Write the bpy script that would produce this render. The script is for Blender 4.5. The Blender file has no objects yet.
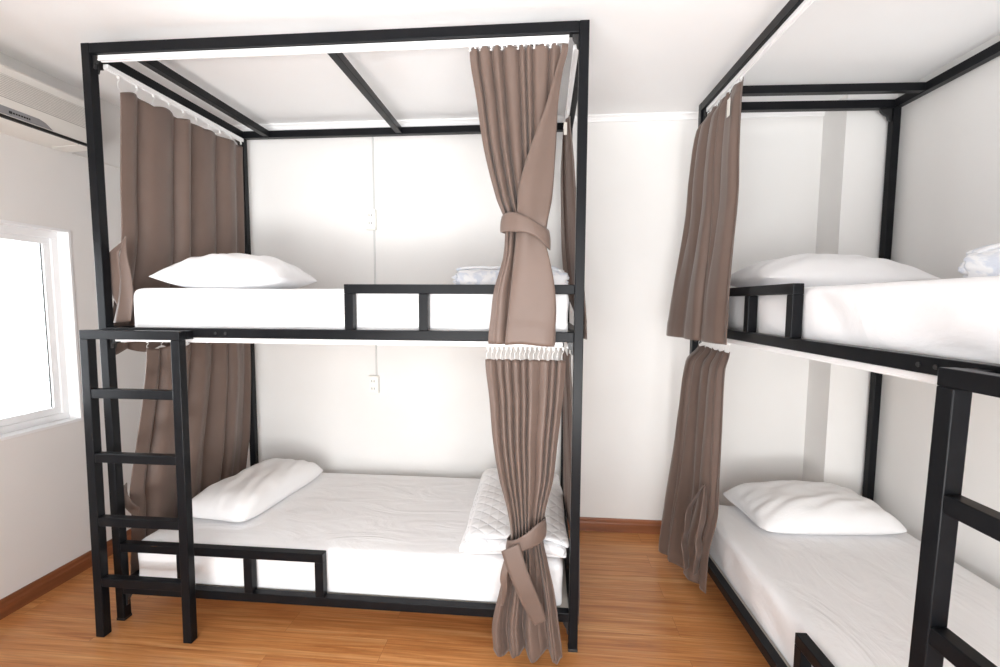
import bpy, bmesh, math, random
from mathutils import Vector, Matrix, noise
sc = bpy.context.scene
COL = sc.collection
PI = math.pi
random.seed(4)

# ------------------------------------------------------------------ materials
def principled(name, col, rough=.5, metal=0., spec=.5, coat=0.):
    m = bpy.data.materials.new(name); m.use_nodes = True
    b = m.node_tree.nodes['Principled BSDF']
    b.inputs['Base Color'].default_value = (*col, 1)
    b.inputs['Roughness'].default_value = rough
    b.inputs['Metallic'].default_value = metal
    b.inputs['Specular IOR Level'].default_value = spec
    b.inputs['Coat Weight'].default_value = coat
    return m, m.node_tree, b
def add_noise(nt, b, c1, c2, scale, bump=0., bscale=None, detail=4, coord='Object', stretch=(1,1,1), bdist=.01):
    tc = nt.nodes.new('ShaderNodeTexCoord'); mp = nt.nodes.new('ShaderNodeMapping')
    mp.inputs['Scale'].default_value = stretch
    nt.links.new(tc.outputs[coord], mp.inputs[0])
    n = nt.nodes.new('ShaderNodeTexNoise'); n.inputs['Scale'].default_value = scale; n.inputs['Detail'].default_value = detail
    nt.links.new(mp.outputs[0], n.inputs['Vector'])
    r = nt.nodes.new('ShaderNodeValToRGB')
    r.color_ramp.elements[0].position = .3; r.color_ramp.elements[1].position = .7
    r.color_ramp.elements[0].color = (*c1, 1); r.color_ramp.elements[1].color = (*c2, 1)
    nt.links.new(n.outputs['Fac'], r.inputs[0]); nt.links.new(r.outputs[0], b.inputs['Base Color'])
    if bump:
        n2 = nt.nodes.new('ShaderNodeTexNoise'); n2.inputs['Scale'].default_value = bscale or scale; n2.inputs['Detail'].default_value = detail
        nt.links.new(mp.outputs[0], n2.inputs['Vector'])
        bp = nt.nodes.new('ShaderNodeBump'); bp.inputs['Strength'].default_value = bump; bp.inputs['Distance'].default_value = bdist
        nt.links.new(n2.outputs['Fac'], bp.inputs['Height']); nt.links.new(bp.outputs[0], b.inputs['Normal'])
    return mp

def mk(name, c1, c2, rough, scale, bump=0., bscale=None, spec=.5, stretch=(1,1,1), bdist=.01, coat=0.):
    m, nt, b = principled(name, c1, rough, spec=spec, coat=coat)
    add_noise(nt, b, c1, c2, scale, bump, bscale, stretch=stretch, bdist=bdist)
    return m
M = {}
M['wall'] = mk('wall_paint', (.775,.765,.75), (.80,.79,.775), .75, 3, .08, 60, spec=.25, bdist=.002)
M['ceiling'] = mk('ceiling_paint', (.89,.89,.89), (.91,.91,.91), .85, 2, .05, 40, spec=.2, bdist=.002)
M['steel'] = mk('black_painted_steel', (.006,.0065,.008), (.009,.0095,.011), .30, 14, .12, 120, spec=.13, bdist=.001)
M['cast'] = mk('dark_bracket', (.010,.010,.011), (.02,.02,.02), .45, 20, .1, 100, bdist=.001)
M['track'] = mk('white_aluminium_track', (.86,.86,.87), (.88,.88,.88), .35, 8)
M['plastic'] = mk('white_plastic', (.80,.80,.79), (.84,.84,.83), .4, 12)
M['cream'] = mk('cream_plastic', (.80,.79,.75), (.83,.82,.78), .4, 10)
M['acwhite'] = mk('conditioner_plastic', (.72,.70,.66), (.76,.74,.70), .38, 6)
M['acgrey'] = mk('conditioner_grey_panel', (.25,.25,.26), (.28,.28,.29), .35, 10)
M['dark'] = mk('dark_slot', (.012,.012,.012), (.018,.018,.018), .6, 10)
M['frame'] = mk('white_window_frame', (.84,.85,.86), (.87,.88,.89), .3, 6)
M['board'] = mk('bed_board', (.70,.66,.60), (.76,.72,.66), .6, 4, stretch=(1,8,8))
M['conduit'] = mk('conduit_plastic', (.56,.56,.55), (.62,.62,.61), .5, 10)
M['tag'] = mk('label_cloth', (.72,.70,.64), (.80,.78,.72), .7, 60)
M['wire'] = mk('hook_wire', (.55,.54,.52), (.65,.64,.62), .3, 30)

def fabric(name, c1, c2, rough=.62, sheen=.25, weave=1400):
    m, nt, b = principled(name, c1, rough, spec=.35)
    b.inputs['Sheen Weight'].default_value = sheen
    b.inputs['Sheen Roughness'].default_value = .4; b.inputs['Metallic'].default_value = .08
    mp = add_noise(nt, b, c1, c2, 9)
    n = nt.nodes.new('ShaderNodeTexNoise'); n.inputs['Scale'].default_value = 350
    nt.links.new(mp.outputs[0], n.inputs['Vector'])
    n2 = nt.nodes.new('ShaderNodeTexNoise'); n2.inputs['Scale'].default_value = 10; n2.inputs['Detail'].default_value = 5
    nt.links.new(mp.outputs[0], n2.inputs['Vector'])
    b1 = nt.nodes.new('ShaderNodeBump'); b1.inputs['Strength'].default_value = .15; b1.inputs['Distance'].default_value = .001
    b2 = nt.nodes.new('ShaderNodeBump'); b2.inputs['Strength'].default_value = .25; b2.inputs['Distance'].default_value = .006
    nt.links.new(n.outputs['Fac'], b1.inputs['Height']); nt.links.new(n2.outputs['Fac'], b2.inputs['Height'])
    nt.links.new(b1.outputs[0], b2.inputs['Normal']); nt.links.new(b2.outputs[0], b.inputs['Normal'])
    return m
M['curtain'] = fabric('taupe_satin_curtain', (.140,.098,.080), (.151,.106,.087), .48, .15)

def linen(name, c1, c2, stretch, strength=.35, dist=.012, scale=5.):
    m, nt, b = principled(name, c1, .7, spec=.25)
    mp = add_noise(nt, b, c1, c2, 3, stretch=stretch)
    n = nt.nodes.new('ShaderNodeTexNoise'); n.inputs['Scale'].default_value = scale; n.inputs['Detail'].default_value = 6; n.inputs['Distortion'].default_value = 1.2
    nt.links.new(mp.outputs[0], n.inputs['Vector'])
    w = nt.nodes.new('ShaderNodeMath'); w.operation = 'POWER'; w.inputs[1].default_value = 2.2
    nt.links.new(n.outputs['Fac'], w.inputs[0])
    bp = nt.nodes.new('ShaderNodeBump'); bp.inputs['Strength'].default_value = strength; bp.inputs['Distance'].default_value = dist
    nt.links.new(w.outputs[0], bp.inputs['Height']); nt.links.new(bp.outputs[0], b.inputs['Normal'])
    return m
M['sheet'] = linen('white_cotton_sheet', (.83,.83,.84), (.86,.86,.87), (1.2,3.2,2), .5, .03, 2.4)
M['pillow'] = linen('white_pillowcase', (.84,.84,.85), (.87,.87,.88), (1,1,1), .35, .015, 6)

def quilt_mat():
    m, nt, b = principled('quilted_white_cotton', (.84,.84,.85), .7, spec=.25)
    tc = nt.nodes.new('ShaderNodeTexCoord')
    outs = []
    for ang in (PI/4, -PI/4):
        mp = nt.nodes.new('ShaderNodeMapping'); mp.inputs['Rotation'].default_value = (0, 0, ang)
        nt.links.new(tc.outputs['Object'], mp.inputs[0])
        w = nt.nodes.new('ShaderNodeTexWave'); w.wave_profile = 'SIN'; w.inputs['Scale'].default_value = 5.6
        w.inputs['Distortion'].default_value = .6; w.inputs['Detail'].default_value = 1
        nt.links.new(mp.outputs[0], w.inputs['Vector'])
        p = nt.nodes.new('ShaderNodeMath'); p.operation = 'POWER'; p.inputs[1].default_value = .4
        nt.links.new(w.outputs['Fac'], p.inputs[0]); outs.append(p)
    mn = nt.nodes.new('ShaderNodeMath'); mn.operation = 'MINIMUM'
    nt.links.new(outs[0].outputs[0], mn.inputs[0]); nt.links.new(outs[1].outputs[0], mn.inputs[1])
    bp = nt.nodes.new('ShaderNodeBump'); bp.inputs['Strength'].default_value = .45; bp.inputs['Distance'].default_value = .008
    nt.links.new(mn.outputs[0], bp.inputs['Height']); nt.links.new(bp.outputs[0], b.inputs['Normal'])
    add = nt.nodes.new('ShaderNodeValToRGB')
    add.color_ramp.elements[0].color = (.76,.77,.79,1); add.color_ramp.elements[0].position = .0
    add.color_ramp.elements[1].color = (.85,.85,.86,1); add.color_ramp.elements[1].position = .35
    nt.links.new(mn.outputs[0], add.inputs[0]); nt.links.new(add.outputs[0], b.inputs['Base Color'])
    return m
M['quilt'] = quilt_mat()

def blanket_mat():
    m, nt, b = principled('white_printed_blanket', (.82,.83,.85), .75, spec=.2)
    tc = nt.nodes.new('ShaderNodeTexCoord')
    n = nt.nodes.new('ShaderNodeTexNoise'); n.inputs['Scale'].default_value = 14; n.inputs['Detail'].default_value = 5; n.inputs['Distortion'].default_value = 1.5
    nt.links.new(tc.outputs['Object'], n.inputs['Vector'])
    r = nt.nodes.new('ShaderNodeValToRGB')
    r.color_ramp.elements[0].position = .38; r.color_ramp.elements[0].color = (.66,.70,.78,1)
    r.color_ramp.elements[1].position = .5; r.color_ramp.elements[1].color = (.84,.85,.87,1)
    nt.links.new(n.outputs['Fac'], r.inputs[0]); nt.links.new(r.outputs[0], b.inputs['Base Color'])
    bp = nt.nodes.new('ShaderNodeBump'); bp.inputs['Strength'].default_value = .5; bp.inputs['Distance'].default_value = .02
    nt.links.new(n.outputs['Fac'], bp.inputs['Height']); nt.links.new(bp.outputs[0], b.inputs['Normal'])
    return m
M['blanket'] = blanket_mat()

def wood_floor():
    m, nt, b = principled('laminate_floor', (.5,.25,.1), .28, spec=.45)
    L = nt.links.new
    tc = nt.nodes.new('ShaderNodeTexCoord')
    br = nt.nodes.new('ShaderNodeTexBrick')
    br.inputs['Scale'].default_value = 1; br.inputs['Brick Width'].default_value = 1.25; br.inputs['Row Height'].default_value = .13
    br.inputs['Mortar Size'].default_value = .0007; br.inputs['Mortar Smooth'].default_value = .3; br.offset = .37
    br.inputs['Color1'].default_value = (0,0,0,1); br.inputs['Color2'].default_value = (1,1,1,1); br.inputs['Mortar'].default_value = (.5,.5,.5,1)
    L(tc.outputs['Object'], br.inputs['Vector'])
    # plank-wise shift of the grain
    mul = nt.nodes.new('ShaderNodeVectorMath'); mul.operation = 'SCALE'; mul.inputs['Scale'].default_value = 7.3
    L(br.outputs['Color'], mul.inputs[0])
    addv = nt.nodes.new('ShaderNodeVectorMath'); addv.operation = 'ADD'
    L(tc.outputs['Object'], addv.inputs[0]); L(mul.outputs[0], addv.inputs[1])
    mp = nt.nodes.new('ShaderNodeMapping'); mp.inputs['Scale'].default_value = (1.0, 22, 1)
    L(addv.outputs[0], mp.inputs[0])
    n = nt.nodes.new('ShaderNodeTexNoise'); n.inputs['Scale'].default_value = 1.6; n.inputs['Detail'].default_value = 8; n.inputs['Roughness'].default_value = .62; n.inputs['Distortion'].default_value = .7
    L(mp.outputs[0], n.inputs['Vector'])
    mp2 = nt.nodes.new('ShaderNodeMapping'); mp2.inputs['Scale'].default_value = (2.2, 90, 1)
    L(addv.outputs[0], mp2.inputs[0])
    n2 = nt.nodes.new('ShaderNodeTexNoise'); n2.inputs['Scale'].default_value = 1.5; n2.inputs['Detail'].default_value = 3
    L(mp2.outputs[0], n2.inputs['Vector'])
    r = nt.nodes.new('ShaderNodeValToRGB'); e = r.color_ramp.elements
    e[0].position = .25; e[0].color = (.36,.120,.034,1); e[1].position = .75; e[1].color = (.70,.38,.16,1)
    k = e.new(.5); k.color = (.57,.245,.083,1)
    L(n.outputs['Fac'], r.inputs[0])
    mx = nt.nodes.new('ShaderNodeMix'); mx.data_type = 'RGBA'; mx.blend_type = 'MULTIPLY'
    mx.inputs[0].default_value = .35
    r2 = nt.nodes.new('ShaderNodeValToRGB'); r2.color_ramp.elements[0].position = .35; r2.color_ramp.elements[0].color = (.45,.45,.45,1); r2.color_ramp.elements[1].position = .6
    L(n2.outputs['Fac'], r2.inputs[0]); L(r.outputs[0], mx.inputs[6]); L(r2.outputs[0], mx.inputs[7])
    mx2 = nt.nodes.new('ShaderNodeMix'); mx2.data_type = 'RGBA'; mx2.blend_type = 'MIX'
    L(br.outputs['Fac'], mx2.inputs[0]); L(mx.outputs[2], mx2.inputs[6]); mx2.inputs[7].default_value = (.26,.10,.04,1)
    L(mx2.outputs[2], b.inputs['Base Color'])
    return m
M['floor'] = wood_floor()
M['skirt'] = mk('baseboard_wood', (.17,.058,.024), (.28,.10,.042), .3, 2.2, stretch=(1,1,14), coat=.2)

def glass_mat():
    m = bpy.data.materials.new('window_glass'); m.use_nodes = True; nt = m.node_tree
    nt.nodes.clear(); o = nt.nodes.new('ShaderNodeOutputMaterial')
    t = nt.nodes.new('ShaderNodeBsdfTransparent'); g = nt.nodes.new('ShaderNodeBsdfGlossy'); g.inputs['Roughness'].default_value = .02
    f = nt.nodes.new('ShaderNodeFresnel'); f.inputs['IOR'].default_value = 1.45
    mx = nt.nodes.new('ShaderNodeMixShader')
    nt.links.new(f.outputs[0], mx.inputs[0]); nt.links.new(t.outputs[0], mx.inputs[1]); nt.links.new(g.outputs[0], mx.inputs[2]); nt.links.new(mx.outputs[0], o.inputs[0])
    return m
M['glass'] = glass_mat()

# ------------------------------------------------------------------ helpers
def link(name, bm, mat, parent=None, smooth=False, bevel=0., seg=2):
    me = bpy.data.meshes.new(name)
    bmesh.ops.recalc_face_normals(bm, faces=bm.faces)
    bm.to_mesh(me); bm.free()
    o = bpy.data.objects.new(name, me); COL.objects.link(o)
    me.materials.append(mat)
    if parent: o.parent = parent
    if smooth:
        for p in me.polygons: p.use_smooth = True
    if bevel:
        md = o.modifiers.new('bevel', 'BEVEL'); md.width = bevel; md.segments = seg; md.limit_method = 'ANGLE'
        md.harden_normals = False
    return o
def tag(o, label=None, cat=None, group=None, kind=None):
    if label: o['label'] = label
    if cat: o['category'] = cat
    if group: o['group'] = group
    if kind: o['kind'] = kind
    return o
def empty(name, loc=(0,0,0), rz=0.):
    o = bpy.data.objects.new(name, None); COL.objects.link(o); o.location = loc; o.rotation_euler = (0,0,rz)
    o.empty_display_size = .1
    return o
def box(bm, x0, x1, y0, y1, z0, z1):
    x0, x1 = min(x0,x1), max(x0,x1)
    vs = [bm.verts.new(p) for p in ((x0,y0,z0),(x1,y0,z0),(x1,y1,z0),(x0,y1,z0),(x0,y0,z1),(x1,y0,z1),(x1,y1,z1),(x0,y1,z1))]
    for f in ((0,3,2,1),(4,5,6,7),(0,1,5,4),(1,2,6,5),(2,3,7,6),(3,0,4,7)): bm.faces.new([vs[i] for i in f])
def boxes(*bs):
    bm = bmesh.new()
    for b in bs: box(bm, *b)
    return bm
def prism(bm, poly, axis, a, c):
    # poly: 2D points; axis: 'x','y','z' extrusion axis between a and c
    def P(u, v, w):
        return {'x':(w,u,v), 'y':(u,w,v), 'z':(u,v,w)}[axis]
    A = [bm.verts.new(P(u,v,a)) for u,v in poly]; B = [bm.verts.new(P(u,v,c)) for u,v in poly]
    bm.faces.new(A[::-1]); bm.faces.new(B)
    n = len(poly)
    for i in range(n): bm.faces.new((A[i],A[(i+1)%n],B[(i+1)%n],B[i]))
def tube(bm, pts, r, seg=6):
    pts = [Vector(p) for p in pts]; rings = []
    for i, p in enumerate(pts):
        d = (pts[min(i+1,len(pts)-1)] - pts[max(i-1,0)]).normalized()
        a = d.orthogonal().normalized(); b = d.cross(a)
        if rings:
            pass
        rings.append([bm.verts.new(p + r*(math.cos(2*PI*k/seg)*a + math.sin(2*PI*k/seg)*b)) for k in range(seg)])
    for i in range(len(rings)-1):
        # align ring starts
        r0, r1 = rings[i], rings[i+1]
        best = min(range(seg), key=lambda s: (r1[s].co - r0[0].co).length)
        r1 = r1[best:] + r1[:best]
        if (r1[1].co - r0[1].co).length > (r1[-1].co - r0[1].co).length: r1 = [r1[0]] + r1[:0:-1]
        rings[i+1] = r1
        for k in range(seg): bm.faces.new((r0[k], r0[(k+1)%seg], r1[(k+1)%seg], r1[k]))
    bm.faces.new(rings[0][::-1]); bm.faces.new(rings[-1])
def grid(bm, nu, nv, fn, closed_u=False):
    V = [[bm.verts.new(fn(i, j)) for i in range(nu)] for j in range(nv)]
    for j in range(nv-1):
        for i in range(nu - (0 if closed_u else 1)):
            bm.faces.new((V[j][i], V[j][(i+1)%nu], V[j+1][(i+1)%nu], V[j+1][i]))
    return V
def solid(o, t):
    md = o.modifiers.new('thickness', 'SOLIDIFY'); md.thickness = t; md.offset = 0
    return o
def interp(rows, z):
    # rows sorted from high z to low z; cubic (Catmull-Rom) interpolation of the tuples
    zs = [r[0] for r in rows]
    if z >= zs[0]: return rows[0][1:]
    if z <= zs[-1]: return rows[-1][1:]
    for i in range(len(rows)-1):
        if zs[i] >= z >= zs[i+1]: break
    t = (zs[i]-z)/(zs[i]-zs[i+1])
    p0 = rows[max(i-1,0)]; p1 = rows[i]; p2 = rows[i+1]; p3 = rows[min(i+2,len(rows)-1)]
    out = []
    for k in range(1, len(rows[0])):
        m1 = 0 if i == 0 else (p2[k]-p0[k])/(zs[i-1]-zs[i+1])*(zs[i]-zs[i+1])
        m2 = 0 if i+2 >= len(rows) else (p3[k]-p1[k])/(zs[i]-zs[i+2])*(zs[i]-zs[i+1])
        t2, t3 = t*t, t*t*t
        out.append((2*t3-3*t2+1)*p1[k] + (t3-2*t2+t)*m1 + (-2*t3+3*t2)*p2[k] + (t3-t2)*m2)
    return out

def curtain_grid(bm, rows, folds, seed, top=None, hem=None, nz=80, per=30, over=.55, folds2=None, w2=(.55,.85), hemh=.075, warp=.35, drift=.6, tubes=False):
    """rows: (z, ax, ay, bx, by, amp) from the top to the hem; the cloth runs in plan from a to b with folds"""
    rnd = random.Random(seed)
    nu = folds*per + 1
    ph = [rnd.uniform(-.5,.5) for _ in range(6)]
    amps = [rnd.uniform(.65, 1.25) for _ in range(folds+2)]
    z0, z1 = rows[0][0], rows[-1][0]
    def warp_s(s):
        return s + warp/folds*(math.sin(2*PI*s*1.7+ph[0]*6)*.6 + math.sin(2*PI*s*3.1+ph[1]*6)*.4)*min(1, 6*s, 6*(1-s))
    def fn(i, j):
        s = i/(nu-1); t = j/(nz-1)
        z = z0 + (z1-z0)*t
        ax, ay, bx, by, amp = interp(rows, z)
        sw = warp_s(s)
        phi = 2*PI*folds*sw + drift*math.sin(t*2.2+ph[2]*3)*math.sin(s*PI)
        fa = amps[int(max(0,min(folds, sw*folds)))]; fb = amps[int(max(0,min(folds, sw*folds)))+1]
        fr = sw*folds - math.floor(sw*folds); fr = fr*fr*(3-2*fr)
        edge = min(1, s*folds*1.6, (1-s)*folds*1.6)
        am = amp*(fa*(1-fr)+fb*fr)*(.25+.75*edge)
        d = Vector((bx-ax, by-ay)); ln = d.length or 1e-6; d /= ln
        n = Vector((d.y, -d.x))
        prof = (2*abs(math.sin(phi/2))**.75 - 1.1) if tubes else 1 - 2*((1-math.sin(phi))/2)**1.7
        if folds2:
            wt = max(0, min(1, (t-w2[0])/(w2[1]-w2[0]))); wt = wt*wt*(3-2*wt)
            prof = prof*(1-wt*.85) + wt*(1-2*((1-math.sin(2*PI*folds2*sw + ph[4]*4 + .5*math.sin(t*3)))/2)**1.6)
        offn = am*(prof + (.0 if tubes else .22)*math.sin(phi*.5+ph[3]*5+t) + .12*noise.noise(Vector((s*9, t*3.0, seed))))
        if z < z1 + hemh: offn += .0022
        wav = ln/folds
        offt = edge*over*wav*.28*math.sin(2*phi)*min(1, am/(.25*wav+1e-6))
        x = ax + (bx-ax)*s + n.x*offn + d.x*offt
        y = ay + (by-ay)*s + n.y*offn + d.y*offt
        zz = z
        if top: zz += top(s)*max(0, 1-t*7)
        if hem: zz += hem(s)*max(0, (t-.75)*4)
        return (x, y, zz)
    return grid(bm, nu, nz, fn)
def hem_stitch(bm, V, row, off=.0012):
    pass

def ribbon(bm, pts, wid, n=8):
    """flat strap along pts (smooth), wid = per-point half-width vectors"""
    P = [Vector(p) for p in pts]; W = [Vector(w) for w in wid]
    m = len(P)
    def cr(A, t):
        i = min(int(t), m-2); f = t-i
        p0,p1,p2,p3 = A[max(i-1,0)],A[i],A[i+1],A[min(i+2,m-1)]
        return .5*((2*p1)+(-p0+p2)*f+(2*p0-5*p1+4*p2-p3)*f*f+(-p0+3*p1-3*p2+p3)*f*f*f)
    N = (m-1)*n+1
    def fn(i, j):
        t = i/n; p = cr(P, t); w = cr(W, t); s = (j/6-.5)*2
        return p + w*s
    return grid(bm, N, 7, fn)
def loop_band(bm, c, rx, ry, h, tilt, sag=.0, n=48, seed=1):
    """tie band round a bundle; centre c, radii, height, tilt = z change across x"""
    def fn(i, j):
        a = 2*PI*i/n; s = j/8-.5
        bulge = 1 + .03*math.cos(s*PI) - .05*s
        x = c[0] + rx*bulge*math.cos(a); y = c[1] + ry*bulge*math.sin(a)
        z = c[2] + tilt*math.cos(a) + sag*(math.cos(2*a)-1)*.5 + s*h*(1+.15*math.sin(3*a+seed))
        return (x, y, z)
    return grid(bm, n, 9, fn, closed_u=True)

# ------------------------------------------------------------------ camera
f = 456.84
cam = bpy.data.cameras.new('camera'); cam.sensor_width = 36; cam.lens = f/1000*36
cam.shift_x = (500-503.42)/1000; cam.shift_y = (338.81-333.5)/1000
cam.clip_start = .02
co = bpy.data.objects.new('camera', cam); COL.objects.link(co)
r_ = Vector((0.99632701, 0.0854295, 0.0058557)); u_ = Vector((-0.01252189, 0.0777058, 0.9968977)); f_ = Vector((-0.08470945, 0.99330942, -0.07849013))
co.matrix_world = Matrix(((r_.x,u_.x,-f_.x,1.88994),(r_.y,u_.y,-f_.y,-1.79391),(r_.z,u_.z,-f_.z,1.43359),(0,0,0,1)))
sc.camera = co

# ------------------------------------------------------------------ room
XL, YW, HC = -.536, 1.041, 2.537
YF = -3.0            # wall behind the camera
ROT = math.radians(1.717)
XB, YB = 2.6973, .7857
def Bw(u, v): return (XB + v*math.cos(ROT) + u*math.sin(ROT), YB + v*math.sin(ROT) - u*math.cos(ROT))
xr0 = Bw(YB-YW-.3, 1.02)[0]; xr1 = Bw(4.4, 1.02)[0]
xr = lambda y: xr0 + (YW+.3-y)/(YW+.3-Bw(4.4,1.02)[1])*(xr1-xr0)
def struct(name, bm, mat, parent=None, **k):
    o = link(name, bm, mat, parent, **k); o['kind'] = 'structure'; return o
bm = boxes((XL-.2, 4.3, YF-.2, YW+.2, -.1, 0)); struct('floor', bm, M['floor'])
bm = boxes((XL-.2, 4.3, YF-.2, YW+.2, HC, HC+.1)); struct('ceiling', bm, M['ceiling'])
bm = boxes((XL-.2, 4.3, YW, YW+.15, 0, HC)); struct('wall_back', bm, M['wall'])
# left wall with window opening
wy0, wy1, wz0, wz1 = -.95, .38, .812, 1.781
T = .16
bm = boxes((XL-T, XL, YF, wy0, 0, HC), (XL-T, XL, wy1, YW, 0, HC), (XL-T, XL, wy0, wy1, 0, wz0), (XL-T, XL, wy0, wy1, wz1, HC))
struct('wall_left', bm, M['wall'])
bm = bmesh.new(); prism(bm, [(xr(YW),YW),(xr(YF),YF),(xr(YF)+.15,YF),(xr(YW)+.15,YW)], 'z', 0, HC); struct('wall_right', bm, M['wall'])
# wall behind the camera; its wide opening is added to let light in
fy = YF
bm = boxes((XL, .1, fy-.15, fy, 0, HC), (3.4, 4.1, fy-.15, fy, 0, HC), (.1, 3.4, fy-.15, fy, 0, .08), (.1, 3.4, fy-.15, fy, 2.3, HC))
struct('wall_front', bm, M['wall'])
bm = bmesh.new(); prism(bm, [(3.468,.835),(xr(.835),.835),(xr(YW),YW),(3.468,YW)], 'z', 0, HC); struct('wall_pillar', bm, M['wall'])
# window frame in the left wall
w = boxes((XL-.105, XL-.062, wy0, wy1, wz1-.035, wz1), (XL-.105, XL-.062, wy0, wy1, wz0, wz0+.035),
          (XL-.105, XL-.062, wy1-.03, wy1, wz0+.035, wz1-.035), (XL-.105, XL-.062, wy0, wy0+.03, wz0+.035, wz1-.035))
win = struct('window_1', w, M['frame'], bevel=.002)
sash = bmesh.new()
for a, b_ in ((wy0+.03, -.30), (-.335, wy1-.03)):
    box(sash, XL-.098, XL-.072, a, b_, wz1-.035-.03, wz1-.035); box(sash, XL-.098, XL-.072, a, b_, wz0+.035, wz0+.07)
    box(sash, XL-.098, XL-.072, a, a+.032, wz0+.07, wz1-.065); box(sash, XL-.098, XL-.072, b_-.032, b_, wz0+.07, wz1-.065)
struct('window_sash', sash, M['frame'], win, bevel=.002)
struct('gasket', boxes((XL-.09,XL-.083, wy1-.064,wy1-.0615, wz0+.07, wz1-.065), (XL-.09,XL-.083, -.303+.0, -.3005, wz0+.07, wz1-.065)), M['dark'], win)
struct('window_pane', boxes((XL-.09, XL-.085, wy0+.06, wy1-.062, wz0+.068, wz1-.063)), M['glass'], win)
# white reveal lining
rv = boxes((XL-.062, XL+.004, wy1-.001, wy1+.012, wz0-.012, wz1+.012), (XL-.062, XL+.004, wy0-.012, wy0+.001, wz0-.012, wz1+.012),
           (XL-.062, XL+.004, wy0, wy1, wz1-.001, wz1+.012), (XL-.062, XL+.004, wy0, wy1, wz0-.012, wz0+.001))
struct('window_reveal', rv, M['frame'], win, bevel=.001)
# unseen window behind the camera, assumed and made tall to brighten the ceiling
w2 = boxes((.1,3.4,fy-.1,fy-.04,2.24,2.3),(.1,3.4,fy-.1,fy-.04,.08,.14),(.1,.16,fy-.1,fy-.04,.14,2.24),(3.34,3.4,fy-.1,fy-.04,.14,2.24),(1.72,1.78,fy-.1,fy-.04,.14,2.24))
win2 = struct('added_rear_window', w2, M['frame'], bevel=.002)
struct('window_pane', boxes((.16,3.34,fy-.075,fy-.07,.14,2.24)), M['glass'], win2)
# skirting
def skirt_prof(d): return [(0,0),(d,0),(d,.052),(d*.72,.060),(d*.72,.074),(d*.4,.083),(0,.083)]
bm = bmesh.new(); prism(bm, [(YW-a, z) for a, z in skirt_prof(.016)], 'x', XL+.016, 3.468); struct('baseboard_back', bm, M['skirt'])
bm = bmesh.new(); prism(bm, [(XL+a, z) for a, z in skirt_prof(.016)], 'y', YF, YW-.0); struct('baseboard_left', bm, M['skirt'])
bm = bmesh.new()
prism(bm, [(xr(.835)-.016,.835),(xr(YF)-.016,YF),(xr(YF),YF),(xr(.835),.835)], 'z', 0, .083); struct('baseboard_right', bm, M['skirt'], bevel=.004)
# small cornice along the top of the walls
def corn(d=.03): return [(0,HC),(d,HC),(d,HC-.008),(d*.6,HC-.014),(d*.35,HC-.026),(d*.35,HC-.034),(0,HC-.036)]
bm = bmesh.new(); prism(bm, [(YW-a, z) for a, z in corn()], 'x', XL+.03, 3.468); struct('trim_1', bm, M['ceiling'])

# ------------------------------------------------------------------ wall sockets and surface wiring
def socket(z, hh, label, cx=.818):
    o = empty('wall_outlet', (cx, YW, z)); tag(o, label, 'outlet', 'outlets on the back wall')
    link('backbox', boxes((-.032,.032,-.03,-.0005,-hh/2,hh/2)), M['cream'], o, bevel=.004)
    link('faceplate', boxes((-.030,.030,-.034,-.0295,-hh/2+.003,hh/2-.003)), M['cream'], o, bevel=.002)
    for dz in (-.024, .024):
        bm = bmesh.new()
        for dx in (-.009, .006): box(bm, dx, dx+.003, -.0348, -.0338, dz-.007, dz+.007)
        link('socket_slot', bm, M['dark'], o)
    return o
socket(1.946, .125, 'cream double outlet box on back wall above upper mattress of left bunk bed')
socket(.907, .115, 'cream double outlet box on back wall in the lower bunk of left bunk bed')
def conduit(z0, z1, label):
    o = link('cable_conduit', boxes((.826,.836,YW-.009,YW-.0005,z0,z1)), M['conduit'], None, bevel=.001)
    tag(o, label, 'conduit', 'surface conduits on the back wall')
conduit(2.012, 2.498, 'thin white surface conduit running from cornice down to the upper wall outlet')
conduit(.966, 1.882, 'thin white surface conduit between the upper and the lower wall outlet')
o = link('cable', boxes((XL+.0005,XL+.006,.43,YW-.002,2.186,2.192)), M['acwhite']); o.name = 'cord'; tag(o, 'thin grey cable line along left wall behind the upper side curtain', 'cable')

# ------------------------------------------------------------------ air conditioner
ac = empty('wall_mounted_air_conditioner', (XL, -.03, 2.11)); tag(ac, 'white wall-mounted air conditioner high on the left wall above the window', 'air conditioner')
y0, y1 = -.46, .405   # local y, unit spans along the wall
bm = bmesh.new()
prism(bm, [(.0006,.068),(.0006,.297),(.185,.297),(.2,.285),(.2,.088),(.186,.0785),(.16,.077)], 'y', y0, y1)
link('housing', bm, M['acwhite'], ac, bevel=.004)
# intake grille with fine louvres; shade between them coloured into a backing strip
bm = boxes((.196,.2005,y0+.03,y1-.02,.157,.252)); link('grille_shade_strip', bm, mk('grille_shadow',(.36,.35,.32),(.40,.39,.36),.6,5), ac)
bm = bmesh.new()
for k in range(13):
    z = .160 + k*.0071; box(bm, .199, .2035, y0+.03, y1-.02, z, z+.0042)
link('grille', bm, M['acwhite'], ac)
bm = bmesh.new()
prism(bm, [(y0+.3,.090),(.195,.090),(.190,.094),(.165,.112),(.140,.120),(y0+.3,.124)], 'x', .199, .2025); link('display_panel', bm, M['acgrey'], ac)
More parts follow.
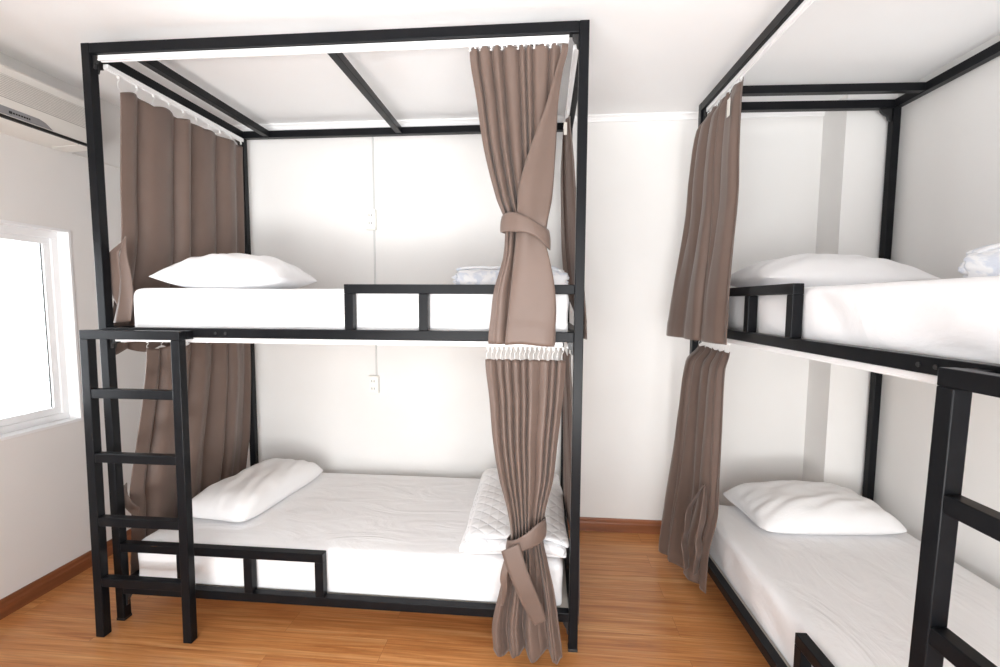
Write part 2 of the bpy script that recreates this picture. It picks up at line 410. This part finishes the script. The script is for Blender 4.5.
# small dark maker's mark on the panel
bm = bmesh.new()
xs = .022
for k, (wd, hg) in enumerate(((.012,.011),(.008,.007),(.007,.007),(.008,.007),(.007,.007),(.008,.007),(.007,.007),(.006,.008))):
    box(bm, .2024, .2029, xs, xs+wd, .104-hg/2, .104+hg/2); xs += wd+.0025
link('maker_mark', bm, M['dark'], ac)
link('air_slot', boxes((.180,.2004,y0+.01,y1-.008,.0745,.0865)), M['dark'], ac)
bm = bmesh.new(); prism(bm, [(.198,.078),(.182,.072),(.06,.064),(.06,.069),(.182,.077)], 'y', y0+.02, y1-.085); link('louvre_flap', bm, M['acwhite'], ac, bevel=.002)
bm = bmesh.new(); prism(bm, [(.198,.078),(.182,.072),(.04,.063),(.04,.069),(.182,.077)], 'y', y1-.080, y1-.004); link('end_cap', bm, M['acwhite'], ac, bevel=.002)

# ------------------------------------------------------------------ bunk beds
Lb, Db, H = 2.05, 1.0, 2.479
t = .037
def bunk_bed(name, loc, rz, mirror, label, lad, yf=-.103):
    root = empty(name, loc, rz); tag(root, label, 'bunk bed', 'canopy bunk beds')
    X = (lambda a: Lb-a) if mirror else (lambda a: a)
    def bx(x0, x1, *r): return (X(x0), X(x1), *r)
    S = M['steel']; bv = .0025
    def part(n, *bs, mat=S, par=root, bevel=bv): return link(n, boxes(*bs), mat, par, bevel=bevel)
    for px in (0, Lb-t):
        for py in (0, Db-t):
            part('post', bx(px, px+t, py, py+t, .004, H))
            f_ = link('foot_cap', boxes(bx(px-.001, px+t+.001, py-.001, py+t+.001, 0, .012)), M['cast'], root, bevel=.001)
    e = .0012
    tb = .042
    part('top_rail', bx(t, Lb-t, 0, t, H-tb, H-.001)); part('top_rail', bx(t, Lb-t, Db-t, Db, H-tb, H-.001))
    part('top_rail', bx(0, t, t, Db-t, H-tb, H-.001)); part('top_rail', bx(Lb-t, Lb, t, Db-t, H-tb, H-.001))
    for cx in (.168, 1.002, 1.83):
        part('cross_bar', bx(cx, cx+t, t, Db-t, H-.038, H-.0015))
    for z0, z1, nm in ((1.281, 1.32, 'deck_rail'), (.127, .166, 'lower_rail')):
        part(nm, bx(t, Lb-t, 0, t, z0, z1)); part(nm, bx(t, Lb-t, Db-t, Db, z0, z1))
        part(nm, bx(0, t, t, Db-t, z0, z1)); part(nm, bx(Lb-t, Lb, t, Db-t, z0, z1))
        bm = bmesh.new()
        box(bm, X(t), X(Lb-t), t, Db-t, z1-.028, z1-.014)
        link('bed_board', bm, M['board'], root)
    # rounded corner gussets under the rails
    def gusset(cx, cy, z, dx, dy, s=.075):
        bm = bmesh.new()
        pr = [(0,0),(s,0),(s*.93,-.016),(s*.60,-.032),(s*.38,-s*.62),(s*.30,-s*.95),(s*.12,-s*1.05),(0,-s*1.05)]
        if dx:
            prism(bm, [(X(cx+dx*a), z+b) for a, b in pr], 'y', cy, cy+.012)
        else:
            prism(bm, [(cy+dy*a, z+b) for a, b in pr], 'x', X(cx), X(cx+.012))
        link('corner_gusset', bm, M['cast'], root, bevel=.002)
    for z in (H-tb, 1.281):
        gusset(t, .012, z, .5, 0, .05); gusset(Lb-t, .012, z, -.5, 0, .05)
        gusset(.012, t, z, 0, 1, .06); gusset(Lb-.026, t, z, 0, 1, .06)
        gusset(.012, Db-t, z, 0, -1, .06); gusset(Lb-.026, Db-t, z, 0, -1, .06)
    gusset(t, .012, .127, .4, 0, .06); gusset(Lb-t, .012, .127, -.4, 0, .06)
    # upper guard, away from the ladder
    g = link('guard_rail', boxes(bx(1.088, Lb-t, 0, t, 1.468, 1.505)), S, root, bevel=bv)
    for a in (1.088, 1.396, 1.704): part('guard_upright', bx(a, a+t, 0, t, 1.320, 1.468), par=g)
    # lower guard, on the ladder side
    g = link('guard_rail', boxes(bx(t, .969, 0, t, .322, .360)), S, root, bevel=bv)
    for a in (.932, .61, .30): part('guard_upright', bx(a, a+t, 0, t, .166, .322), par=g)
    # bolts on the deck rail
    for a in (.53, .575):
        bm = bmesh.new()
        prism(bm, [(X(a)+.006*math.cos(i*PI/4), 1.300+.006*math.sin(i*PI/4)) for i in range(8)], 'y', -.003, .002)
        link('bolt', bm, M['cast'], root)
    # ladder hooked on the deck rail
    x0, x1 = lad
    w_, d_ = .038, .036
    lean = 0 if mirror else -.012; tl_ = .024
    hook = link('ladder', boxes(bx(x0+lean, x1+lean*.7, yf+tl_, yf+tl_+d_, 1.275, 1.312), bx(x0+lean, x0+lean+w_, yf+tl_+d_, -.0005, 1.275, 1.311), bx(x1+lean*.7-w_, x1+lean*.7, yf+tl_+d_, -.0005, 1.275, 1.311)), S, root, bevel=bv)
    for a, le in ((x0, lean), (x1-w_, lean*.7)):
        bm = bmesh.new()
        A = [bm.verts.new((X(a+dx), yf+dy, 0)) for dx, dy in ((0,0),(w_,0),(w_,d_),(0,d_))]
        B_ = [bm.verts.new((X(a+le+dx), yf+tl_+dy, 1.275)) for dx, dy in ((0,0),(w_,0),(w_,d_),(0,d_))]
        bm.faces.new(A[::-1]); bm.faces.new(B_)
        for i in range(4): bm.faces.new((A[i],A[(i+1)%4],B_[(i+1)%4],B_[i]))
        link('stile', bm, S, hook, bevel=bv)
    for z in (1.068, .797, .524, .260):
        l = lean*z/1.3
        part('rung', bx(x0+w_+l, x1-w_+l*.7, yf+tl_*z/1.28+.0015, yf+tl_*z/1.28+d_-.001, z-.038, z), par=hook)
    # white curtain tracks
    def track(n, *b_): return link(n, boxes(*b_), M['track'], root, bevel=.0015)
    def rail_x(x0, x1, y, z):
        return [bx(x0, x1, y-.011, y+.011, z+.004, z+.020), bx(x0, x1, y-.011, y-.004, z, z+.004), bx(x0, x1, y+.004, y+.011, z, z+.004)]
    def rail_y(x, y0, y1, z):
        return [bx(x-.011, x+.011, y0, y1, z+.004, z+.020), bx(x-.011, x-.004, y0, y1, z, z+.004), bx(x+.004, x+.011, y0, y1, z, z+.004)]
    zt = H-tb-.021
    track('curtain_track', *rail_x(.057, Lb-.074, .024, zt))
    for x_ in ((.045, Lb-.045) if not mirror else (.045,)): track('curtain_track', *rail_y(x_, .06, Db-.06, zt-.012))
    track('curtain_track', *rail_x(.06, Lb-.08, .024, 1.259))
    for x_ in ((.05, Lb-.05) if not mirror else (.05,)): track('curtain_track', *rail_y(x_, .06, Db-.06, 1.250))
    bm = bmesh.new()
    for a in (.16, .9, 1.7):
        box(bm, X(a), X(a+.014), .016, .032, zt+.02, zt+.0215)
    return root
bedA = bunk_bed('bunk_bed', (0,0,0), 0, False, 'black steel canopy bunk bed on the left, its ladder at the window end', (.006, .441))
bedB = bunk_bed('bunk_bed', (XB, YB, 0), -PI/2+ROT, True, 'black steel canopy bunk bed along the right wall, cut by the frame', (.008, .441), -.098)
bedB.name = 'bunk_bed.001'
MB = Matrix.Translation((XB, YB, 0)) @ Matrix.Rotation(-PI/2+ROT, 4, 'Z')
def toB(o):
    """stand a thing in the right bed's own directions"""
    o.matrix_world = MB @ o.matrix_basis
    return o

# ------------------------------------------------------------------ mattresses
def mattress(name, x0, x1, y0, y1, z0, z1, seed, label, group=None):
    cx, cy = (x0+x1)/2, (y0+y1)/2
    r = .034
    bm = bmesh.new()
    # rounded box: grid on a cube, pushed to a rounded shell
    nx, ny, nz = 80, 40, 9
    hx, hy, hz = (x1-x0)/2, (y1-y0)/2, (z1-z0)/2
    def shell(p):
        r = .012 + .022*max(0, min(1, (p[2]+hz)/hz))
        q = Vector((max(-hx+r, min(hx-r, p[0])), max(-hy+r, min(hy-r, p[1])), max(-hz+r*.9, min(hz-r*.9, p[2]))))
        d = Vector(p)-q
        if d.length > 1e-9: d = d.normalized()*r
        v = q + d
        n_ = d.normalized() if d.length else Vector((0,0,1))
        k = noise.noise(Vector((v.x*3+seed, v.y*4, v.z*10)))*.003
        # sheet creases
        a = v.x*.8 + v.y*1.0 + .5*noise.noise(Vector((v.x*1.5, v.y*1.5, seed)))
        k += .0022*math.sin(a*34)*max(0, noise.noise(Vector((v.x*1.3+7, v.y*1.7, seed*2)))+.15)
        # drag folds on the vertical sides
        if abs(n_.z) < .6: k += .003*math.sin((v.x+v.y)*22 + v.z*26 + 2*noise.noise(Vector((v.x*2, v.y*2, 3))))*(1 if v.z < hz*.6 else .3)
        if n_.z < -.3: k = 0
        k = max(-.004, min(.004, k))
        return v + n_*k + Vector((0, 0, hz))
    def face(fn, nu, nv): grid(bm, nu, nv, fn)
    def lin(h, i, n_): return -h + 2*h*i/(n_-1)
    for s in (-1, 1):
        face(lambda i, j: shell((lin(hx,i,nx), lin(hy,j,ny), s*hz)), nx, ny)
        face(lambda i, j: shell((lin(hx,i,nx), s*hy, lin(hz,j,nz))), nx, nz)
        face(lambda i, j: shell((s*hx, lin(hy,i,ny), lin(hz,j,nz))), ny, nz)
    bmesh.ops.remove_doubles(bm, verts=bm.verts, dist=.0008)
    o = link(name, bm, M['sheet'], None, smooth=True)
    o.location = (cx, cy, z0)
    sd = o.modifiers.new('smooth', 'SUBSURF'); sd.levels = 1; sd.render_levels = 1
    tag(o, label, 'mattress', 'mattresses on the bunk decks'); return o
mattress('mattress', .108, 1.995, .045, .955, 1.309, 1.486, 1, 'thick white-sheeted mattress on the upper deck of the left bunk bed')
mattress('mattress', .060, 1.99, .045, .955, .154, .348, 2, 'white-sheeted mattress on the low deck of the left bunk bed')
toB(mattress('mattress', .07, 1.98, .045, .955, 1.309, 1.492, 3, 'white-sheeted mattress on the upper deck of the right bunk bed'))
toB(mattress('mattress', .07, 1.98, .045, .955, .154, .346, 4, 'white-sheeted mattress on the low deck of the right bunk bed'))

# ------------------------------------------------------------------ pillows
def pillow(cx, cy, z, lx, ly, th, rz, seed, label, tiltx=0, tilty=0, flat=.42, rc=.05, px=4.0):
    bm = bmesh.new(); n = 56
    def surf(s):
        def fn(i, j):
            u = -1+2*i/(n-1); v = -1+2*j/(n-1)
            uu = math.sin(u*PI/2)*.5+u*.5; vv = math.sin(v*PI/2)*.5+v*.5
            pin = 1-.055*(1-abs(vv)**2)*0 
            ex = uu*lx/2*(1-.05*(1-vv*vv)*abs(uu)**4)*(1-rc*abs(vv)**7)
            ey = vv*ly/2*(1-.06*(1-uu*uu)*abs(vv)**4)*(1-rc*abs(uu)**7)
            h = max(0, (1-abs(uu)**px))**.62*max(0, (1-abs(vv)**px))**.62
            hh = th*h*(s if s > 0 else -1)
            top = hh*(1-flat) if s > 0 else max(hh*flat, -th*flat*.72)
            wr = 0
            if s > 0:
                e = (1-h)
                wr = .0045*noise.noise(Vector((uu*3+seed, vv*3, 0)))*h*2
                ang = math.atan2(vv, uu)
                wr += .006*math.sin(ang*17+3*noise.noise(Vector((uu*2, vv*2, seed))))*min(1, e*1.2)*h
                wr += .004*math.sin((uu*1.0+vv*.7)*13+seed+2.5*noise.noise(Vector((uu*2, vv*2, seed+5))))*h
            return (ex, ey, top+wr)
        return fn
    grid(bm, n, n, surf(1)); grid(bm, n, n, surf(-1))
    bmesh.ops.remove_doubles(bm, verts=bm.verts, dist=.0004)
    o = link('pillow', bm, M['pillow'], None, smooth=True)
    o.location = (cx, cy, z + th*flat*.72 + .005); o.rotation_euler = (tiltx, tilty, rz)
    o.modifiers.new('smooth', 'SUBSURF').render_levels = 1
    tag(o, label, 'pillow', 'pillows on the bunks'); return o
pillow(.455, .28, 1.486, .60, .42, .185, math.radians(3), 1, 'plump white pillow on the upper mattress of the left bunk bed', flat=.36, px=2.3)
pillow(.335, .55, .348, .38, .70, .15, math.radians(-6), 2, 'white pillow on the low mattress of the left bunk bed', flat=.35, px=5)
toB(pillow(.34, .46, 1.492, .46, .77, .185, math.radians(4), 3, 'white pillow on the upper mattress of the right bunk bed', flat=.36, px=2.3))
toB(pillow(.215, .545, .346, .46, .71, .16, math.radians(3), 4, 'white pillow on the low mattress of the right bunk bed', flat=.30, tilty=0, px=3.4, rc=.08))

# ------------------------------------------------------------------ folded bedding
def folded(name, mat, cx, cy, z, lx, ly, th, layers, rz, seed, label, tiltx=0., taper=0.):
    """cloth folded in a flat zigzag: profile in y-z, swept along x"""
    root = None
    bm = bmesh.new()
    prof = []
    lh = th/layers
    n = 14
    for k in range(layers):
        z0 = lh*(k+.5); d = 1 if k % 2 == 0 else -1
        for i in range(n):
            s = -1+2*i/(n-1)
            prof.append((d*s*(ly/2-lh*.5), z0))
        if k < layers-1:
            for i in range(1, 6):
                a = -PI/2 + PI*i/6
                prof.append((d*(ly/2-lh*.5 + lh*.5*math.cos(a)), z0+lh*.5+lh*.5*math.sin(a)))
    nx = 44
    def fn(i, j):
        y, zz = prof[j]; s = -1+2*i/(nx-1)
        x = s*lx/2
        x += .014*noise.noise(Vector((y*6, zz*30, seed)))+ (.01*math.sin(zz*60+seed) if abs(s) > .9 else 0)
        ed = max(0, 1-abs(s)**6*.35)
        zz2 = zz*ed*(1+.22*noise.noise(Vector((x*5, y*5, seed)))) * (1+taper*(y/ly))
        zz2 += .004*noise.noise(Vector((x*14, y*14, zz*9+seed)))
        y2 = y + .012*noise.noise(Vector((x*7, zz*20, seed+3)))
        return (x, y2, zz2)
    grid(bm, nx, len(prof), fn)
    o = link(name, bm, mat, None, smooth=True)
    o.location = (cx, cy, z); o.rotation_euler = (tiltx, 0, rz)
    md = o.modifiers.new('thickness', 'SOLIDIFY'); md.thickness = lh*.82; md.offset = 0
    o.modifiers.new('smooth', 'SUBSURF').render_levels = 1
    tag(o, label, 'blanket', 'folded bedding on the bunks'); return o
folded('folded_quilt', M['quilt'], 1.775, .43, .358, .44, .76, .105, 4, math.radians(1), 2, 'white diamond-quilted folded duvet at the foot of the low left mattress', taper=.25)
def rolled(name, cx, cy, z, lx, r, rz, seed, label, sq=.85):
    bm = bmesh.new(); turns = 3.3; n = 130; nx = 40
    def fn(i, j):
        s = j/(n-1); a = s*turns*2*PI; rr = r*(.16+.84*s)
        x = -1+2*i/(nx-1)
        lump = 1+.20*noise.noise(Vector((x*2.2, math.cos(a)*1.3, math.sin(a)*1.3+seed)))+.05*math.sin(a*3+x*5)+.06*noise.noise(Vector((x*7, a*1.5, seed)))
        # softer, tucked ends
        end = 1-.30*abs(x)**5
        xx = x*lx/2 + (.03*noise.noise(Vector((math.cos(a)*2, math.sin(a)*2, seed+s*3)))) + (.02*(1-s)*x)
        return (xx, math.cos(a)*rr*lump*end*1.25, r*sq + math.sin(a)*rr*lump*end*sq)
    grid(bm, nx, n, fn)
    o = link(name, bm, M['blanket'], None, smooth=True)
    o.location = (cx, cy, z); o.rotation_euler = (0, 0, rz)
    md = o.modifiers.new('thickness', 'SOLIDIFY'); md.thickness = .013; md.offset = 0
    o.modifiers.new('smooth', 'SUBSURF').render_levels = 1
    tag(o, label, 'blanket', 'folded bedding on the bunks'); return o
rolled('rolled_blanket', 1.73, .55, 1.493, .54, .072, math.radians(6), 3, 'rolled white blanket at the foot of the upper left mattress')
toB(rolled('rolled_blanket', 1.085, .755, 1.497, .46, .078, math.radians(44), 8, 'bundled pale blanket on the upper mattress of the right bunk bed'))

# ------------------------------------------------------------------ curtains
C_ = M['curtain']
def hooks(root, pts, z_track, axis='x'):
    for (x, y, zc) in pts:
        bm = bmesh.new()
        box(bm, x-.0035, x+.0035, y-.0035, y+.0035, z_track-.012, z_track-.0005)
        p = [(x, y, z_track-.010), (x+.003, y+.002, z_track-.018)]
        zz = zc
        for k in range(7):
            a = PI/2 + k*PI/5
            q = (math.cos(a)*.005)
            p.append((x + (q if axis == 'x' else 0), y + (q if axis == 'y' else 0), (z_track-.02+zz)/2 + math.sin(a)*(z_track-.02-zz)/2*.9))
        tube(bm, p, .0011, 5)
        link('curtain_hook', bm, M['plastic'], root, smooth=False)
def curtain(rows, folds, seed, label, hk=None, **kw):
    root = empty('curtain', (0,0,0)); tag(root, label, 'curtain', 'privacy curtains of the bunks')
    bm = bmesh.new()
    V = curtain_grid(bm, rows, folds, seed, **kw)
    o = link('fabric', bm, C_, root, smooth=True); solid(o, .0022)
    # hem fold: a doubled strip just proud of the cloth along the bottom
    return root, o, V

def finish_base(root, loc):
    """move the empty to the thing's base, keeping the parts in place"""
    root.location = loc
    for c in root.children: c.location = Vector(c.location) - Vector(loc)
def add_hem(root, rows, folds, seed, h, **kw):
    pass

# 1 left bed, front, upper
zt = H-.042-.021
rows = [(2.405,1.597,.03,1.945,.03,.013),(2.224,1.624,.025,1.939,.03,.015),(2.019,1.658,.0,1.932,.005,.017),(1.83,1.709,-.03,1.92,-.03,.017),
        (1.745,1.742,-.045,1.905,-.045,.022),(1.673,1.745,-.05,1.897,-.05,.020),(1.60,1.738,-.05,1.903,-.05,.018),(1.483,1.705,-.05,1.925,-.05,.016),(1.386,1.692,-.045,1.938,-.045,.015),(1.275,1.682,-.043,1.940,-.043,.014)]
c, fab, V = curtain(rows, 8, 11, 'taupe curtain tied at the waist hanging from top front rail of left bunk bed', top=lambda s: .006*abs(math.sin(s*PI*8)), over=0, folds2=2, w2=(.55,.75), warp=.45, drift=.3, tubes=True)
# the leading edge drawn diagonally across the folds
LE = [(2.402,1.950,.010),(2.30,1.928,-.008),(2.152,1.889,-.030),(2.02,1.842,-.050),(1.87,1.800,-.074),(1.745,1.790,-.088),(1.69,1.786,-.086)]
RE = [(2.402,1.974,.016),(2.30,1.953,.006),(2.152,1.935,-.008),(2.02,1.930,-.022),(1.87,1.922,-.052),(1.745,1.905,-.078),(1.69,1.894,-.078)]
bm = bmesh.new()
def lead(i, j):
    s = i/18; z = 2.402 - .71*j/40
    xl, yl = interp(LE, z); xr_, yr = interp(RE, z)
    wd = (xr_-xl)
    return (xl+wd*s, yl+(yr-yl)*s - .14*wd*math.sin(s*PI) - .05*wd*math.sin(s*2*PI+.6), z)
grid(bm, 19, 41, lead)
e = link('leading_fold', bm, C_, c, smooth=True); solid(e, .004)
# front flap of cloth below the tie
bm = bmesh.new()
def flap(i, j):
    s = i/20; tt = j/30
    z = 1.70 - .425*tt
    xl = 1.790 - .040*tt + .0*s; xr_ = 1.885 + .055*math.sin(min(1,tt*1.15)*PI*.62)
    x = xl + (xr_-xl)*s
    y = -.080 - .014*math.sin(s*PI) - .004*math.sin(s*7+tt*2) - (.0022 if z < 1.352 else 0)
    return (x, y, z + .004*math.sin(s*5))
grid(bm, 21, 31, flap)
e = link('front_flap', bm, C_, c, smooth=True); solid(e, .003)
bm = bmesh.new(); 
def hemf(i, j):
    s = i/24; x = 1.680+.260*s; z = 1.272 + .068*j/3
    xl = 1.683
    return (x if j else x, -.0985 - .006*math.sin(s*PI) + .003*math.sin(s*9), z - .010*s*s)
loop = bmesh.new(); loop_band(loop, (1.822,-.058,1.695), .090, .060, .062, -.030, sag=-.022, seed=2)
b_ = link('tieback', loop, C_, c, smooth=True); solid(b_, .004)
hooks(c, [(1.60+.0205*k, .024, 2.40) for k in range(17)], zt)
finish_base(c, (1.81,-.04,1.27))

# 2 left bed, front, lower
rows = [(1.205,1.662,.026,1.984,.026,.011),(1.05,1.682,.0,1.973,.0,.014),(.885,1.699,-.02,1.955,-.02,.015),(.738,1.726,-.035,1.939,-.035,.015),(.615,1.760,-.045,1.910,-.045,.014),
        (.51,1.775,-.05,1.902,-.05,.020),(.41,1.760,-.05,1.922,-.05,.024),(.285,1.733,-.05,1.950,-.05,.030),(.15,1.706,-.068,1.972,-.068,.030),(.045,1.712,-.075,1.985,-.075,.032)]
c, fab, V = curtain(rows, 9, 23, 'taupe curtain tied low, hanging to the floor in front of the lower left bunk', top=lambda s: .004*abs(math.sin(s*PI*9)), hem=lambda s: .012*math.cos(s*2*PI*2.6)-.004, over=0, folds2=3.6, w2=(.62,.8), warp=.35, drift=.3, tubes=True)
loop = bmesh.new(); loop_band(loop, (1.836,-.055,.512), .076, .056, .070, .050, sag=-.01, seed=4)
b_ = link('tieback', loop, C_, c, smooth=True); solid(b_, .004)
bm = bmesh.new(); ribbon(bm, [(1.778,-.116,.500),(1.802,-.124,.430),(1.838,-.128,.340),(1.868,-.122,.270),(1.897,-.118,.205)], [(.034,0,.018),(.034,0,.016),(.032,0,.014),(.031,0,.014),(.022,0,.012)], 6)
e = link('tieback_tail', bm, C_, c, smooth=True); solid(e, .004)
bm = bmesh.new(); ribbon(bm, [(1.772,-.110,.475),(1.754,-.121,.39),(1.757,-.117,.33),(1.748,-.112,.262)], [(.012,0,.006),(.014,0,.004),(.011,.004,.0),(.004,.003,.0)], 6)
e = link('tieback_tail', bm, C_, c, smooth=True); solid(e, .004)
hooks(c, [(1.672+.0188*k, .024, 1.203) for k in range(17)], 1.259)
finish_base(c, (1.84,-.05,.03))

# 3 left bed, window side, upper
zs = H-.042-.021-.012
rows = [(2.375,.050,.115,.048,.935,.016),(2.2,.045,.112,.045,.935,.020),(1.95,.035,.105,.040,.938,.022),(1.70,.028,.100,.030,.94,.022),(1.5,.005,.085,.005,.94,.020),(1.32,-.018,.072,-.022,.94,.014),(1.20,-.020,.062,-.026,.94,.018)]
def sag(s):
    k = s*5.0; return -.042*(1-s)**1.2*(1-.6*abs(math.sin(PI*k))) 
c, fab, V = curtain(rows, 5, 37, 'taupe curtain drawn across the window end of the upper left bunk', top=sag, over=.15, hem=lambda s: -.012*math.cos(s*2*PI*5), warp=.2)
bm = bmesh.new(); ribbon(bm, [(.092,.055,1.700),(.060,.048,1.655),(.036,.046,1.625),(.040,.046,1.52),(.055,.048,1.42)], [(.006,.0,.010),(.030,0,.010),(.034,0,.010),(.036,0,.008),(.010,0,.004)], 6)
e = link('tieback', bm, C_, c, smooth=True); solid(e, .004)
bm = bmesh.new(); ribbon(bm, [(.100,.050,1.705),(.092,.044,1.62),(.098,.044,1.54),(.090,.046,1.44),(.062,.05,1.34)], [(.004,0,.004),(.018,0,.004),(.026,0,.004),(.034,0,.004),(.040,0,.004)], 6)
e = link('tieback_tail', bm, C_, c, smooth=True); solid(e, .004)
hooks(c, [(.045, .118+.090*k, 2.345+.045*min(1, k/6)) for k in range(10)], zs, 'y')
finish_base(c, (-.02,.5,1.2))

# 4 left bed, window side, lower
rows = [(1.215,.050,.175,.050,.935,.018),(1.0,.045,.150,.045,.94,.022),(.8,.035,.115,.035,.94,.024),(.57,.020,.078,.02,.94,.024),(.45,.005,.095,.0,.94,.020),(.3,-.02,.11,-.02,.94,.016),(.12,-.025,.10,-.026,.94,.018)]
c, fab, V = curtain(rows, 5, 41, 'taupe curtain drawn across the window end of the lower left bunk', top=lambda s: -.010*abs(math.sin(PI*s*5)), over=.15, warp=.3)
bm = bmesh.new(); ribbon(bm, [(.010,.066,.60),(.022,.055,.54),(.058,.05,.50),(.085,.052,.485)], [(.012,0,.012),(.012,0,.022),(.008,0,.024),(.004,0,.02)], 6)
e = link('tieback', bm, C_, c, smooth=True); solid(e, .004)
hooks(c, [(.050, .185+.082*k, 1.212) for k in range(10)], 1.25, 'y')
finish_base(c, (-.02,.5,.12))

# 5 left bed, right end, upper (pushed to the back)
rows = [(2.375,2.000,.955,2.010,.60,.012),(2.2,1.995,.95,2.022,.55,.016),(1.95,2.000,.945,2.040,.52,.018),(1.7,2.010,.94,2.062,.50,.018),(1.5,2.035,.93,2.085,.47,.014),(1.37,2.082,.92,2.096,.44,.010),(1.26,2.085,.90,2.100,.42,.012)]
c, fab, V = curtain(rows, 5, 53, 'taupe curtain seen edge-on at the right end of the upper left bunk', top=lambda s: .0, over=.5)
link('care_label', boxes((1.984,2.000,.585,.587,2.275,2.335)), M['tag'], c)
hooks(c, [(Lb-.045, .61+.03*k, 2.372) for k in range(11)], zs, 'y')
finish_base(c, (2.09,.7,1.26))

# 6 left bed, right end, lower
rows = [(1.205,2.000,.55,2.008,.20,.010),(1.0,2.005,.55,2.020,.19,.014),(.7,2.012,.55,2.038,.16,.014),(.4,2.020,.56,2.058,.11,.012),(.24,2.060,.57,2.062,.105,.006),(.06,2.060,.58,2.064,.085,.006)]
c, fab, V = curtain(rows, 5, 59, 'taupe curtain seen edge-on at the right end of the lower left bunk', over=.5)
hooks(c, [(Lb-.05, .21+.033*k, 1.203) for k in range(11)], 1.25, 'y')
finish_base(c, (2.07,.35,.06))

# 7 right bed, front, upper (in the bed's own directions: x away from the back wall, y into the bed)
rows = [(2.405,.068,.026,.455,.028,.009),(2.33,.035,-.018,.485,.012,.013),(2.1,-.004,-.034,.522,-.004,.018),(1.9,-.004,-.045,.545,-.010,.018),(1.7,-.004,-.070,.558,-.026,.018),(1.5,-.002,-.100,.568,-.040,.016),(1.26,.0,-.125,.572,-.044,.012)]
c, fab, V = curtain(rows, 5, 61, 'dark taupe curtain bunched at the far end of the upper right bunk', top=lambda s: .004*math.cos(s*2*PI*5), over=.1, folds2=3, w2=(.3,.95))
ld = link('care_label', boxes((.412,.440,-.020,-.0185,2.255,2.330)), M['tag'], c)
hooks(c, [(.075+.028*k, .024, 2.402) for k in range(14)], zt)
finish_base(c, (.28,-.08,1.26)); toB(c)

# 8 right bed, front, lower
rows = [(1.215,.070,.024,.450,.024,.009),(1.13,.024,-.022,.465,.000,.012),(.85,.005,-.045,.495,-.014,.018),(.65,.01,-.065,.510,-.020,.022),(.48,.01,-.085,.520,-.024,.022),(.3,.01,-.105,.505,-.048,.020),(.04,.01,-.125,.515,-.056,.020)]
c, fab, V = curtain(rows, 6, 67, 'dark taupe curtain hanging to the floor at the far end of the lower right bunk', top=lambda s: .004*math.cos(s*2*PI*6), over=.1, folds2=3, w2=(.2,.9), hem=lambda s: .075*s)
for P_ in ([(.445,-.065,.60),(.415,-.085,.53),(.385,-.105,.45),(.395,-.115,.36),(.375,-.120,.29),(.390,-.115,.22),(.385,-.108,.15)],
           [(.455,-.062,.60),(.475,-.072,.52),(.482,-.080,.44),(.460,-.086,.35),(.475,-.086,.29),(.455,-.088,.22),(.445,-.088,.16)]):
    bm = bmesh.new(); ribbon(bm, P_, [(.004,-.004,0),(.012,-.014,0),(.016,-.020,0),(.014,-.018,0),(.016,-.020,0),(.014,-.018,0),(.012,-.014,0)], 7)
    e = link('front_flap', bm, C_, c, smooth=True); solid(e, .003)
hooks(c, [(.075+.028*k, .024, 1.213) for k in range(14)], 1.259)
finish_base(c, (.25,-.08,.05)); toB(c)

# ------------------------------------------------------------------ light
w = bpy.data.worlds.new('world'); sc.world = w; w.use_nodes = True
bg = w.node_tree.nodes['Background']; bg.inputs[0].default_value = (.93,.97,1.0,1); bg.inputs[1].default_value = 2.2
def area(name, loc, rot, sx, sy, power, col):
    l = bpy.data.lights.new(name, 'AREA'); l.shape = 'RECTANGLE'; l.size = sx; l.size_y = sy; l.energy = power; l.color = col
    o = bpy.data.objects.new(name, l); COL.objects.link(o); o.location = loc; o.rotation_euler = rot
    return o
area('daylight_left_window', (XL-.25, (wy0+wy1)/2, 1.3), (0, -PI/2, 0), .95, 1.3, 24, (.92,.96,1))
area('added_rear_light', (1.75, YF-.2, 1.2), (PI/2, 0, 0), 3.2, 2.1, 46, (1,.985,.97))  # frontal light added at the assumed rear window
area('added_upward_light', (1.75, YF-.95, -.05), (math.radians(90+48), 0, 0), 3.6, 1.6, 205, (1,.99,.98))  # unseen light added low outside, aimed up to brighten the ceiling
sc.view_settings.view_transform = 'Standard'; sc.view_settings.look = 'None'; sc.view_settings.gamma = 1
sc.view_settings.use_curve_mapping = False
sc.view_settings.exposure = 0.66
sc.cycles.use_denoising = True
sc.cycles.max_bounces = 14; sc.cycles.diffuse_bounces = 8; sc.cycles.transparent_max_bounces = 12
sc.cycles.sample_clamp_indirect = 10
